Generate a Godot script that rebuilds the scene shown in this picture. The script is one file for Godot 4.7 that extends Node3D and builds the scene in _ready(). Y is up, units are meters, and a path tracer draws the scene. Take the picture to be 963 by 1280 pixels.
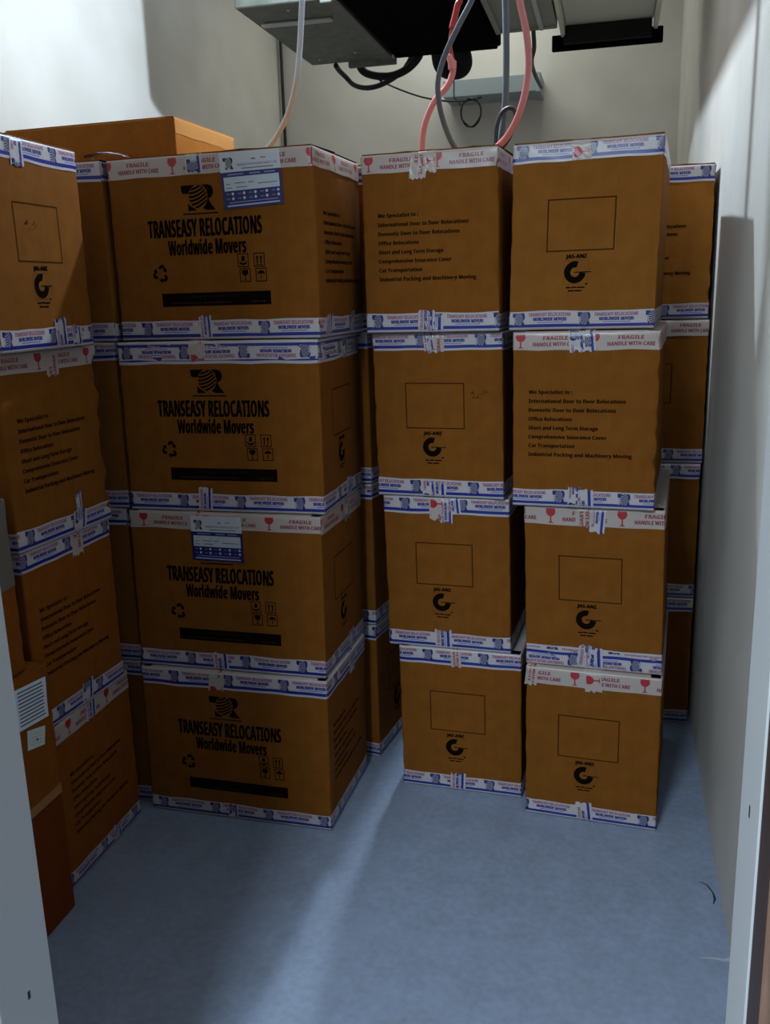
extends Node3D
# A store room stacked with printed moving cartons, seen through its door opening.
# World: x to the room's right, y up, -z into the room. Metres.

const BOX_LONG := 0.566
const BOX_SHORT := 0.367
const BOX_TALL := 0.456
const TIER := 0.46
const EDGE := 0.004
const CUT := 0.00117            # where two rounded sides meet, EDGE * (1 - cos 45)
const TAPE := 0.047

var M := {}
var taken := {}
var glyphs := {}
var rough := FastNoiseLite.new()
var rng := RandomNumberGenerator.new()

func _ready():
	rng.seed = 11
	rough.seed = 5
	rough.frequency = 4.0
	rough.noise_type = FastNoiseLite.TYPE_SIMPLEX_SMOOTH
	rough.fractal_type = FastNoiseLite.FRACTAL_NONE
	# ---- camera, environment, exposure
	var cam := Camera3D.new()
	cam.name = "camera"
	cam.fov = 58.865
	cam.position = Vector3(0, 1.4837, 0)
	cam.rotation_order = EULER_ORDER_YXZ
	cam.rotation = Vector3(-0.23541, 0.24777, -0.02936)
	cam.near = 0.02
	cam.far = 60
	add_child(cam)
	cam.current = true
	var we := WorldEnvironment.new()
	we.name = "world"
	var env := Environment.new()
	env.background_mode = Environment.BG_COLOR
	env.background_color = Color(0.02, 0.022, 0.026)
	env.tonemap_mode = Environment.TONE_MAPPER_LINEAR
	env.tonemap_exposure = 1.0
	env.sdfgi_enabled = true
	env.ssao_enabled = true
	env.ssil_enabled = true
	we.environment = env
	add_child(we)
	make_materials()
	corridor_panel()
	room_lamp()
	rear_fill_panel()
	# ---- structure
	build_room()
	build_door()
	# ---- objects
	build_services()
	build_cables()
	build_cartons()
	build_marks()

# ------------------------------------------------------------------ naming helpers
func numbered(called: String) -> String:
	var n: int = taken.get(called, 0)
	taken[called] = n + 1
	return called if n == 0 else "%s_%03d" % [called, n]

func tag(o: Node3D, label: String, category: String, group := ""):
	o.set_meta("label", label)
	o.set_meta("category", category)
	if group:
		o.set_meta("group", group)

func thing(called: String, at := Vector3.ZERO, turn := 0.0) -> Node3D:
	var o := Node3D.new()
	o.name = numbered(called)
	add_child(o, true)
	o.position = at
	o.rotation.y = turn
	return o

func put(called: String, mesh: Mesh, mat: Material, parent: Node = null) -> MeshInstance3D:
	var o := MeshInstance3D.new()
	o.name = numbered(called) if parent == null else called
	o.mesh = mesh
	o.material_override = mat
	if parent == null:
		add_child(o, true)
	else:
		parent.add_child(o, true)
	return o

func struct(called: String, mesh: Mesh, mat: Material) -> MeshInstance3D:
	var o := put(called, mesh, mat)
	o.set_meta("kind", "structure")
	return o

# ------------------------------------------------------------------ materials
func paint(c: Color, roughness := 0.8, metallic := 0.0) -> StandardMaterial3D:
	var m := StandardMaterial3D.new()
	m.albedo_color = c
	m.roughness = roughness
	m.metallic = metallic
	return m

func noise_picture(side: int, freq: float, lo: Color, hi: Color, sd: int, octaves := 4) -> NoiseTexture2D:
	var n := FastNoiseLite.new()
	n.seed = sd
	n.frequency = freq
	n.fractal_octaves = octaves
	var t := NoiseTexture2D.new()
	t.width = side
	t.height = side
	t.seamless = true
	t.noise = n
	var g := Gradient.new()
	g.set_color(0, lo)
	g.set_color(1, hi)
	t.color_ramp = g
	return t

func world_map(m: StandardMaterial3D, scale: float):
	m.uv1_triplanar = true
	m.uv1_world_triplanar = true
	m.uv1_scale = Vector3.ONE * scale

func board_picture(sd: int) -> ImageTexture:
	# kraft board: faint upright flute lines, fibre mottling
	var side := 512
	var im := Image.create(side, side, false, Image.FORMAT_RGB8)
	var n := FastNoiseLite.new()
	n.seed = sd
	n.frequency = 0.012
	n.fractal_octaves = 5
	var col := PackedFloat32Array()
	for x in side:
		col.append(0.005 * sin(x * TAU * 64.0 / side) + 0.02 * n.get_noise_2d(x * 3.0, 900.0))
	for y in side:
		for x in side:
			var v: float = 0.93 + col[x] + 0.06 * n.get_noise_2d(x, y) + 0.016 * n.get_noise_2d(x * 9.0, y * 5.0 + 300.0)
			im.set_pixel(x, y, Color(v, v * (0.985 + 0.03 * n.get_noise_2d(y, x)), v * 0.97))
	return ImageTexture.create_from_image(im)

func make_materials():
	var boards := board_picture(3)
	var tones := {"kraft": Color(0.505, 0.31, 0.112), "kraft_dark": Color(0.525, 0.295, 0.095), "kraft_red": Color(0.45, 0.215, 0.075), "kraft_pale": Color(0.545, 0.345, 0.138), "kraft_plain": Color(0.575, 0.36, 0.145), "kraft_lamplit": Color(0.60, 0.385, 0.155)}  # last tone: kraft lightened in colour to stand in for lamp light
	for k in tones:
		var m := paint(tones[k], 0.82)
		m.albedo_texture = boards
		m.metallic_specular = 0.16
		world_map(m, 2.2)
		M[k] = m
	M.board_edge = paint(Color(0.62, 0.44, 0.26), 0.9)
	M.ink = paint(Color(0.07, 0.043, 0.028), 0.75)
	M.ink_list = paint(Color(0.15, 0.085, 0.038), 0.8)
	M.line = paint(Color(0.27, 0.15, 0.05), 0.8)
	M.reverse = paint(Color(0.19, 0.14, 0.10), 0.8)
	M.faint = paint(Color(0.40, 0.27, 0.13), 0.8)
	for k in ["ink", "ink_list", "line", "reverse", "faint"]:
		M[k].roughness = 1.0
		M[k].metallic_specular = 0.08
	var wall := paint(Color(0.80, 0.78, 0.745), 0.75)
	wall.albedo_texture = noise_picture(512, 0.006, Color(0.93, 0.925, 0.91), Color(1, 1, 1), 21)
	wall.heightmap_enabled = true
	wall.heightmap_texture = noise_picture(512, 0.05, Color(0.3, 0.3, 0.3), Color(0.7, 0.7, 0.7), 8, 3)
	wall.heightmap_scale = 0.08
	world_map(wall, 0.6)
	M.wall = wall
	var floor_mat := paint(Color(0.565, 0.612, 0.695), 0.45)
	floor_mat.albedo_texture = floor_picture()
	world_map(floor_mat, 0.8)
	M.floor = floor_mat
	M.corridor = paint(Color(0.50, 0.49, 0.48), 0.8)
	M.ceiling = paint(Color(0.70, 0.70, 0.69), 0.9)
	M.frame = paint(Color(0.77, 0.765, 0.755), 0.5)
	var wood := paint(Color(0.56, 0.43, 0.35), 0.55)
	wood.albedo_texture = noise_picture(256, 0.03, Color(0.75, 0.72, 0.70), Color(1, 1, 1), 31)
	wood.uv1_triplanar = true
	wood.uv1_scale = Vector3(7, 0.8, 7)
	M.wood = wood
	M.wood_edge = paint(Color(0.25, 0.17, 0.14), 0.5)
	var zinc := paint(Color(0.45, 0.46, 0.425), 0.55, 0.35)
	zinc.albedo_texture = noise_picture(256, 0.035, Color(0.82, 0.83, 0.82), Color(1, 1, 1), 44, 3)
	world_map(zinc, 1.6)
	M.zinc = zinc
	M.zinc_bright = paint(Color(0.72, 0.75, 0.74), 0.4, 0.5)
	M.black = paint(Color(0.02, 0.02, 0.022), 1.0)
	M.black.metallic_specular = 0.1
	M.zinc_pale = paint(Color(0.54, 0.55, 0.51), 0.5, 0.3)
	M.zinc_light = paint(Color(0.80, 0.81, 0.755), 0.5, 0.2)
	M.trunk = paint(Color(0.60, 0.64, 0.64), 0.5, 0.1)
	M.foam = paint(Color(0.035, 0.035, 0.037), 0.9)
	M.black_cable = paint(Color(0.035, 0.035, 0.04), 0.5)
	M.white_cable = paint(Color(0.80, 0.84, 0.87), 0.35)
	M.grey_cable = paint(Color(0.36, 0.39, 0.42), 0.45)
	M.dark_cable = paint(Color(0.17, 0.18, 0.20), 0.5)
	M.pink_cable = paint(Color(0.86, 0.53, 0.52), 0.38)
	M.red_cable = paint(Color(0.66, 0.20, 0.17), 0.45)
	M.strip_pale = paint(Color(0.66, 0.68, 0.71), 0.6)
	M.scuff_dark = paint(Color(0.13, 0.14, 0.17), 0.6)
	M.clear_tape = paint(Color(0.62, 0.42, 0.22), 0.25)
	M.dusty_tape = paint(Color(0.40, 0.37, 0.33), 0.6)
	M.mover_tape = printed(tape_mover(), 0.32)
	M.fragile_tape = printed(tape_fragile(), 0.32)
	M.address_label = printed(label_address(), 0.4)
	M.list_label = printed(label_list(), 0.5)
	M.small_label = printed(label_small(), 0.5)

func printed(t: Texture2D, roughness: float) -> StandardMaterial3D:
	var m := paint(Color(1, 1, 1), roughness)
	m.albedo_texture = t
	return m

func floor_picture() -> ImageTexture:
	# vinyl sheet with a faint streaked marbling and fine speckle
	var side := 512
	var im := Image.create(side, side, false, Image.FORMAT_RGB8)
	var n := FastNoiseLite.new()
	n.seed = 77
	n.frequency = 0.02
	n.fractal_octaves = 4
	var soft := n.get_seamless_image(side, side / 4)
	soft.resize(side, side / 4)
	n.frequency = 0.09
	var fine := n.get_seamless_image(side, side)
	for y in side:
		for x in side:
			var a := soft.get_pixel((x * 1) % side, y % (side / 4)).r - 0.5
			var b := fine.get_pixel(x, y).r - 0.5
			var v := 0.93 + 0.07 * a + 0.09 * b
			im.set_pixel(x, y, Color(v, v, v * (1.0 + 0.02 * a)))
	return ImageTexture.create_from_image(im)

# ------------------------------------------------------------------ flat print: triangles in two dimensions
func glyph(words: String, bold: bool) -> PackedVector2Array:
	var key := words + ("|b" if bold else "|r")
	if not glyphs.has(key):
		var t := TextMesh.new()
		var f := SystemFont.new()
		f.font_names = PackedStringArray(["Droid Sans"])
		f.font_weight = 700 if bold else 400
		t.font = f
		t.font_size = 40
		t.pixel_size = 0.01
		t.curve_step = 3.0
		t.depth = 0.0
		t.horizontal_alignment = HORIZONTAL_ALIGNMENT_LEFT
		t.vertical_alignment = VERTICAL_ALIGNMENT_BOTTOM
		t.text = words
		var a := t.surface_get_arrays(0)
		var v: PackedVector3Array = a[Mesh.ARRAY_VERTEX]
		var ix: PackedInt32Array = a[Mesh.ARRAY_INDEX] if a[Mesh.ARRAY_INDEX] != null else PackedInt32Array(range(v.size()))
		var nn: PackedVector3Array = a[Mesh.ARRAY_NORMAL]
		var flat := PackedVector2Array()
		for i in range(0, ix.size() - 2, 3):
			if nn[ix[i]].z < 0.5:
				continue
			for k in 3:
				var p := v[ix[i + k]]
				flat.append(Vector2(p.x, p.y))
		glyphs[key] = flat
	return glyphs[key]

func low_high(t: PackedVector2Array) -> Rect2:
	var r := Rect2(t[0], Vector2.ZERO)
	for p in t:
		r = r.expand(p)
	return r

func a_text(art: PackedVector2Array, words: String, x0: float, x1: float, base: float, cap: float, bold := true, heavy := 0.0) -> PackedVector2Array:
	# lettering stretched to run from x0 to x1, capitals «cap» tall
	var t := glyph(words, bold)
	var r := low_high(t)
	var cr := low_high(glyph("H", bold))
	var sx := (x1 - x0) / r.size.x
	var sy := cap / cr.size.y
	for k in (2 if heavy > 0.0 else 1):
		for p in t:
			art.append(Vector2(x0 + (p.x - r.position.x) * sx + (k - 0.5) * heavy, base + (p.y - cr.position.y) * sy + (k - 0.5) * heavy * 0.5))
	return art

func a_quad(art: PackedVector2Array, a: Vector2, b: Vector2, c: Vector2, d: Vector2) -> PackedVector2Array:
	for p in [a, b, c, a, c, d]:
		art.append(p)
	return art

func a_rect(art: PackedVector2Array, x0: float, y0: float, x1: float, y1: float, step := 0.02) -> PackedVector2Array:
	var nx := maxi(1, int(absf(x1 - x0) / step))
	var ny := maxi(1, int(absf(y1 - y0) / step))
	for i in nx:
		for j in ny:
			var u0 := lerpf(x0, x1, float(i) / nx)
			var u1 := lerpf(x0, x1, float(i + 1) / nx)
			var v0 := lerpf(y0, y1, float(j) / ny)
			var v1 := lerpf(y0, y1, float(j + 1) / ny)
			a_quad(art, Vector2(u0, v0), Vector2(u1, v0), Vector2(u1, v1), Vector2(u0, v1))
	return art

func a_frame(art: PackedVector2Array, x0: float, y0: float, x1: float, y1: float, t: float) -> PackedVector2Array:
	a_rect(art, x0, y0, x1, y0 + t)
	a_rect(art, x0, y1 - t, x1, y1)
	a_rect(art, x0, y0 + t, x0 + t, y1 - t)
	a_rect(art, x1 - t, y0 + t, x1, y1 - t)
	return art

func a_ring(art: PackedVector2Array, c: Vector2, r0: float, r1: float, from: float, to: float, n := 20) -> PackedVector2Array:
	for i in n:
		var p := Vector2.from_angle(deg_to_rad(lerpf(from, to, float(i) / n)))
		var q := Vector2.from_angle(deg_to_rad(lerpf(from, to, float(i + 1) / n)))
		a_quad(art, c + p * r0, c + p * r1, c + q * r1, c + q * r0)
	return art

func a_poly(art: PackedVector2Array, pts: Array, at := Vector2.ZERO, scale := 1.0, turn := 0.0) -> PackedVector2Array:
	var poly := PackedVector2Array()
	for p in pts:
		poly.append((p as Vector2).rotated(turn) * scale + at)
	for i in Geometry2D.triangulate_polygon(poly):
		art.append(poly[i])
	return art

func a_logo(art: PackedVector2Array, x0: float, y0: float, w: float, h: float) -> PackedVector2Array:
	# a T and an R with a striped globe between them
	var o := Vector2(x0, y0)
	a_poly(art, [Vector2(0, 0.78), Vector2(0.0, 1.0), Vector2(0.42, 1.0), Vector2(0.30, 0.90), Vector2(0.24, 0.78), Vector2(0.22, 0.68), Vector2(0.04, 0.68)].map(func(p): return Vector2(p.x * w, p.y * h)), o)
	a_poly(art, [Vector2(0.18, 0.0), Vector2(0.18, 0.30), Vector2(0.26, 0.18), Vector2(0.40, 0.06), Vector2(0.44, 0.0)].map(func(p): return Vector2(p.x * w, p.y * h)), o)
	a_poly(art, [Vector2(0.62, 1.0), Vector2(0.80, 1.0), Vector2(0.90, 0.94), Vector2(0.95, 0.82), Vector2(0.95, 0.66), Vector2(0.90, 0.52), Vector2(0.80, 0.44), Vector2(0.88, 0.22), Vector2(1.0, 0.0), Vector2(0.74, 0.0), Vector2(0.62, 0.08), Vector2(0.72, 0.24), Vector2(0.77, 0.42), Vector2(0.78, 0.60), Vector2(0.74, 0.82)].map(func(p): return Vector2(p.x * w, p.y * h)), o)
	var c := o + Vector2(0.49 * w, 0.54 * h)
	var rad := Vector2(0.27 * w, 0.46 * h)
	for k in 6:
		var y := -0.82 + 0.33 * k
		var lo: Array[Vector2] = []
		var hi: Array[Vector2] = []
		for i in 9:
			var u := -1.0 + 0.25 * i
			for side in 2:
				var vy := y + 0.20 * u * u - 0.12 + 0.35 * u + (0.19 if side else 0.0)
				var half := sqrt(maxf(0.0, 1.0 - vy * vy))
				var q := Vector2(clampf(u, -half, half) * rad.x, clampf(vy, -1, 1) * rad.y) + c
				if side:
					hi.append(q)
				else:
					lo.append(q)
		for i in 8:
			a_quad(art, lo[i], lo[i + 1], hi[i + 1], hi[i])
	return art

func a_glass(art: PackedVector2Array, c: Vector2, s: float) -> PackedVector2Array:
	a_poly(art, [Vector2(-0.30, 0.5), Vector2(-0.34, 0.22), Vector2(-0.22, 0.02), Vector2(-0.05, -0.06), Vector2(-0.05, -0.40), Vector2(-0.22, -0.5), Vector2(0.22, -0.5), Vector2(0.05, -0.40), Vector2(0.05, -0.06), Vector2(0.22, 0.02), Vector2(0.34, 0.22), Vector2(0.30, 0.5)], c, s)
	return art

# ------------------------------------------------------------------ flat print drawn into pictures
func raster(im: Image, art: PackedVector2Array, ink: Color, size: Vector2):
	# size: the picture's extent in the art's own units, y up
	var w := im.get_width()
	var h := im.get_height()
	for i in range(0, art.size() - 2, 3):
		var a := Vector2(art[i].x / size.x * w, (1.0 - art[i].y / size.y) * h)
		var b := Vector2(art[i + 1].x / size.x * w, (1.0 - art[i + 1].y / size.y) * h)
		var c := Vector2(art[i + 2].x / size.x * w, (1.0 - art[i + 2].y / size.y) * h)
		var area := (b - a).cross(c - a)
		if absf(area) < 1e-6:
			continue
		var x0 := clampi(int(floor(minf(a.x, minf(b.x, c.x)))), 0, w - 1)
		var x1 := clampi(int(ceil(maxf(a.x, maxf(b.x, c.x)))), 0, w - 1)
		var y0 := clampi(int(floor(minf(a.y, minf(b.y, c.y)))), 0, h - 1)
		var y1 := clampi(int(ceil(maxf(a.y, maxf(b.y, c.y)))), 0, h - 1)
		for y in range(y0, y1 + 1):
			for x in range(x0, x1 + 1):
				var p := Vector2(x + 0.5, y + 0.5)
				var e0 := (b - a).cross(p - a) / area
				var e1 := (c - b).cross(p - b) / area
				var e2 := (a - c).cross(p - c) / area
				if e0 >= 0 and e1 >= 0 and e2 >= 0:
					im.set_pixel(x, y, ink)

func blank(w: int, h: int, c: Color) -> Image:
	var im := Image.create(w, h, false, Image.FORMAT_RGB8)
	im.fill(c)
	return im

func finish(im: Image) -> ImageTexture:
	im.resize(im.get_width() / 2, im.get_height() / 2, Image.INTERPOLATE_BILINEAR)
	return ImageTexture.create_from_image(im)

func tape_mover() -> ImageTexture:
	var im := blank(1344, 384, Color(0.70, 0.67, 0.665))
	var size := Vector2(168, 48)
	var blue := Color(0.09, 0.13, 0.48)
	raster(im, a_rect(PackedVector2Array(), 0, 6.5, 168, 14.5, 50.0), blue, size)
	raster(im, a_rect(PackedVector2Array(), 9, 13, 37, 44, 50.0), Color(0.60, 0.585, 0.60), size)
	raster(im, a_logo(PackedVector2Array(), 6, 10, 34, 34), Color(0.08, 0.10, 0.36), size)
	raster(im, a_text(PackedVector2Array(), "TRANSEASY RELOCATIONS", 48, 156, 34, 8.5, true, 1.0), Color(0.55, 0.33, 0.42), size)
	raster(im, a_text(PackedVector2Array(), "WORLDWIDE MOVERS", 60, 146, 22.5, 8.5, true, 1.2), Color(0.12, 0.15, 0.44), size)
	raster(im, a_rect(PackedVector2Array(), 70, 17.8, 138, 19.6, 100.0), Color(0.30, 0.33, 0.62), size)
	return finish(im)

func tape_fragile() -> ImageTexture:
	var im := blank(1496, 384, Color(0.67, 0.61, 0.575))
	var size := Vector2(187, 48)
	var red := Color(0.62, 0.13, 0.16)
	raster(im, a_glass(PackedVector2Array(), Vector2(20, 24), 38), red, size)
	raster(im, a_text(PackedVector2Array(), "FRAGILE", 78, 140, 27, 10, true, 1.0), Color(0.52, 0.20, 0.22), size)
	raster(im, a_text(PackedVector2Array(), "HANDLE WITH CARE", 52, 168, 11, 10, true, 1.0), Color(0.48, 0.19, 0.22), size)
	return finish(im)

func label_address() -> ImageTexture:
	var im := blank(1000, 820, Color(0.74, 0.74, 0.75))
	var size := Vector2(100, 82)
	var blue := Color(0.07, 0.08, 0.33)
	var white := Color(0.70, 0.725, 0.75)
	var grey := Color(0.35, 0.36, 0.42)
	raster(im, a_logo(PackedVector2Array(), 6, 57, 17, 17), Color(0.08, 0.08, 0.14), size)
	raster(im, a_text(PackedVector2Array(), "TRANSEASY RELOCATIONS INDIA P. LTD.", 28, 95, 61, 3.4, true), grey, size)
	raster(im, a_rect(PackedVector2Array(), 36, 56.5, 88, 58, 200.0), grey, size)
	raster(im, a_rect(PackedVector2Array(), 53, 69, 60, 71, 200.0), grey, size)
	raster(im, a_rect(PackedVector2Array(), 68, 70, 77, 71.5, 200.0), grey, size)
	raster(im, a_rect(PackedVector2Array(), 0, 0, 100, 53, 200.0), blue, size)
	raster(im, a_rect(PackedVector2Array(), 4, 26, 96, 46, 200.0), white, size)
	for q in [[12, 38], [48, 66], [72, 90]]:
		raster(im, a_rect(PackedVector2Array(), q[0], 48.5, q[1], 50.3, 200.0), Color(0.50, 0.52, 0.68), size)
	for q in [[7, 14, 35], [22, 40, 36], [44, 54, 36], [7, 16, 29.5], [24, 42, 30], [60, 92, 33]]:
		raster(im, a_rect(PackedVector2Array(), q[0], q[2], q[1], q[2] + 1.3, 200.0), grey, size)
	for i in 5:
		for j in 2:
			raster(im, a_ring(PackedVector2Array(), Vector2(17 + 19 * i, 21.5 - 7 * j), 0, 2.2, 0, 360, 10), white, size)
			raster(im, a_rect(PackedVector2Array(), 6 + 19 * i, 20.8 - 7 * j, 12 + 19 * i, 22 - 7 * j, 200.0), Color(0.45, 0.47, 0.64), size)
	raster(im, a_rect(PackedVector2Array(), 10, 8.2, 92, 9.4, 200.0), Color(0.50, 0.52, 0.68), size)
	raster(im, a_rect(PackedVector2Array(), 6, 3.2, 94, 5.2, 200.0), Color(0.66, 0.67, 0.78), size)
	return finish(im)

func label_list() -> ImageTexture:
	var im := blank(600, 560, Color(0.82, 0.84, 0.86))
	var size := Vector2(100, 94)
	for k in 10:
		raster(im, a_rect(PackedVector2Array(), 24, 8 + 8.3 * k, 93 - (k * 7) % 5, 11.4 + 8.3 * k, 300.0), Color(0.30, 0.33, 0.38), size)
	raster(im, a_rect(PackedVector2Array(), 5, 22, 14, 76, 300.0), Color(0.22, 0.26, 0.33), size)
	for k in 6:
		raster(im, a_rect(PackedVector2Array(), 6.5, 28 + 8 * k, 12, 29.4 + 8 * k, 300.0), Color(0.55, 0.58, 0.62), size)
	return finish(im)

func label_small() -> ImageTexture:
	var im := blank(200, 180, Color(0.78, 0.80, 0.76))
	var size := Vector2(100, 90)
	for k in 4:
		raster(im, a_rect(PackedVector2Array(), 16, 18 + 16 * k, 82, 21 + 16 * k, 300.0), Color(0.62, 0.64, 0.62), size)
	raster(im, a_ring(PackedVector2Array(), Vector2(55, 36), 0, 6, 0, 360, 12), Color(0.22, 0.24, 0.27), size)
	return finish(im)

# ------------------------------------------------------------------ solid shapes
func begin() -> SurfaceTool:
	var st := SurfaceTool.new()
	st.begin(Mesh.PRIMITIVE_TRIANGLES)
	st.set_smooth_group(-1)
	return st

func end(st: SurfaceTool) -> ArrayMesh:
	st.generate_normals()
	return st.commit()

func tri(st: SurfaceTool, a: Vector3, b: Vector3, c: Vector3):
	st.add_vertex(a)
	st.add_vertex(b)
	st.add_vertex(c)

func quad(st: SurfaceTool, a: Vector3, b: Vector3, c: Vector3, d: Vector3):
	# clockwise as seen from the front
	tri(st, a, b, c)
	tri(st, a, c, d)

func add_box(st: SurfaceTool, lo: Vector3, hi: Vector3, bevel := 0.0, x := Transform3D()):
	var c := (lo + hi) / 2.0
	var h := (hi - lo) / 2.0
	var b := minf(bevel, minf(h.x, minf(h.y, h.z)) * 0.9)
	var ax := [Vector3(1, 0, 0), Vector3(0, 1, 0), Vector3(0, 0, 1)]
	var at := func(p: Vector3) -> Vector3: return x * (c + p)
	for i in 3:
		for s in [1.0, -1.0]:
			var n: Vector3 = ax[i] * s
			var u: Vector3 = ax[(i + 1) % 3]
			var v: Vector3 = n.cross(u)
			var hu: float = (h * u).length() - b
			var hv: float = (h * v).length() - b
			var hn: float = (h * n).length()
			quad(st, at.call(n * hn - u * hu + v * hv), at.call(n * hn + u * hu + v * hv), at.call(n * hn + u * hu - v * hv), at.call(n * hn - u * hu - v * hv))
	if b <= 0.0:
		return
	for i in 3:
		var u: Vector3 = ax[i]
		var hu: float = h[i] - b
		for s in [1.0, -1.0]:
			for t in [1.0, -1.0]:
				var n: Vector3 = ax[(i + 1) % 3] * s
				var m: Vector3 = ax[(i + 2) % 3] * t
				var hn: float = h[(i + 1) % 3]
				var hm: float = h[(i + 2) % 3]
				var p := n * hn + m * (hm - b)
				var q := n * (hn - b) + m * hm
				if s * t > 0:
					quad(st, at.call(p - u * hu), at.call(p + u * hu), at.call(q + u * hu), at.call(q - u * hu))
				else:
					quad(st, at.call(q - u * hu), at.call(q + u * hu), at.call(p + u * hu), at.call(p - u * hu))
	for sx in [1.0, -1.0]:
		for sy in [1.0, -1.0]:
			for sz in [1.0, -1.0]:
				var p1 := Vector3(sx * h.x, sy * (h.y - b), sz * (h.z - b))
				var p2 := Vector3(sx * (h.x - b), sy * h.y, sz * (h.z - b))
				var p3 := Vector3(sx * (h.x - b), sy * (h.y - b), sz * h.z)
				if sx * sy * sz > 0:
					tri(st, at.call(p1), at.call(p3), at.call(p2))
				else:
					tri(st, at.call(p1), at.call(p2), at.call(p3))

func block(lo: Vector3, hi: Vector3, bevel := 0.0) -> ArrayMesh:
	var st := begin()
	add_box(st, lo, hi, bevel)
	return end(st)

func smooth_path(pts: Array, per := 6) -> PackedVector3Array:
	var out := PackedVector3Array()
	for i in pts.size() - 1:
		var a: Vector3 = pts[maxi(i - 1, 0)]
		var b: Vector3 = pts[i]
		var c: Vector3 = pts[i + 1]
		var d: Vector3 = pts[mini(i + 2, pts.size() - 1)]
		for k in per:
			out.append(b.cubic_interpolate(c, a, d, float(k) / per))
	out.append(pts[-1])
	return out

func tube(pts: Array, r: float, sides := 10, per := 6) -> ArrayMesh:
	var path := smooth_path(pts, per)
	var st := SurfaceTool.new()
	st.begin(Mesh.PRIMITIVE_TRIANGLES)
	st.set_smooth_group(0)
	var side := Vector3(0, 0, 1)
	var rings := []
	for i in path.size():
		var t := (path[mini(i + 1, path.size() - 1)] - path[maxi(i - 1, 0)]).normalized()
		side = (side - t * side.dot(t)).normalized()
		var other := t.cross(side)
		var ring := PackedVector3Array()
		for k in sides:
			var a := TAU * k / sides
			ring.append(path[i] + (side * cos(a) + other * sin(a)) * r)
		rings.append(ring)
	for i in rings.size() - 1:
		for k in sides:
			var q := (k + 1) % sides
			quad(st, rings[i][k], rings[i + 1][k], rings[i + 1][q], rings[i][q])
	for e in [0, rings.size() - 1]:
		for k in sides:
			var q := (k + 1) % sides
			if e == 0:
				tri(st, path[0], rings[0][k], rings[0][q])
			else:
				tri(st, path[-1], rings[-1][q], rings[-1][k])
	return end(st)

func lathe(profile: Array, sides := 24) -> ArrayMesh:
	# profile: (radius, y) from the top down
	var st := SurfaceTool.new()
	st.begin(Mesh.PRIMITIVE_TRIANGLES)
	st.set_smooth_group(0)
	for i in profile.size() - 1:
		for k in sides:
			var a := TAU * k / sides
			var b := TAU * (k + 1) / sides
			var p: Vector2 = profile[i]
			var q: Vector2 = profile[i + 1]
			quad(st, Vector3(cos(a) * p.x, p.y, sin(a) * p.x), Vector3(cos(a) * q.x, q.y, sin(a) * q.x), Vector3(cos(b) * q.x, q.y, sin(b) * q.x), Vector3(cos(b) * p.x, p.y, sin(b) * p.x))
	return end(st)

# ------------------------------------------------------------------ lights
func corridor_panel():
	var t := thing("ceiling_panel_light", Vector3(-0.75, 2.78, 1.0))
	tag(t, "square white panel light in the corridor ceiling outside the door", "ceiling light")
	put("frame", block(Vector3(-0.33, -0.01, -0.33), Vector3(0.33, 0.02, 0.33), 0.004), M.frame, t)
	var glow := paint(Color(0.9, 0.93, 1.0), 0.6)
	glow.emission_enabled = true
	glow.emission = Color(0.86, 0.93, 1.0)
	glow.emission_energy_multiplier = 1.5
	put("diffuser", block(Vector3(-0.30, -0.016, -0.30), Vector3(0.30, -0.0105, 0.30)), glow, t)
	var l := AreaLight3D.new()
	l.name = "panel_glow"
	l.area_size = Vector2(0.6, 0.6)
	l.light_color = Color(0.85, 0.935, 1.0)
	l.light_energy = 14.2
	l.area_range = 12.0
	l.shadow_enabled = true
	t.add_child(l)
	l.position = Vector3(0, -0.03, 0)
	l.rotation = Vector3(-PI / 2, 0, 0)

func rear_fill_panel():  # unseen fill light, added to brighten the back wall
	var t := thing("ceiling_panel_light", Vector3(-0.80, 3.28, -4.85))
	tag(t, "added unseen panel light on the store room ceiling, brightening the back wall", "ceiling light")
	put("frame", block(Vector3(-0.53, -0.01, -0.18), Vector3(0.53, 0.018, 0.18), 0.004), M.frame, t)
	var glow := paint(Color(0.9, 0.92, 0.9), 0.6)
	glow.emission_enabled = true
	glow.emission = Color(1.0, 0.98, 0.93)
	glow.emission_energy_multiplier = 1.0
	put("diffuser", block(Vector3(-0.50, -0.016, -0.15), Vector3(0.50, -0.0105, 0.15)), glow, t)
	var l := AreaLight3D.new()
	l.name = "panel_glow"
	l.area_size = Vector2(1.0, 0.3)
	l.light_color = Color(0.96, 0.99, 0.97)
	l.light_energy = 0.85
	l.area_range = 10.0
	l.shadow_enabled = true
	t.add_child(l)
	l.position = Vector3(0, -0.03, 0)
	l.rotation = Vector3(-PI / 2, 0, 0)

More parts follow.
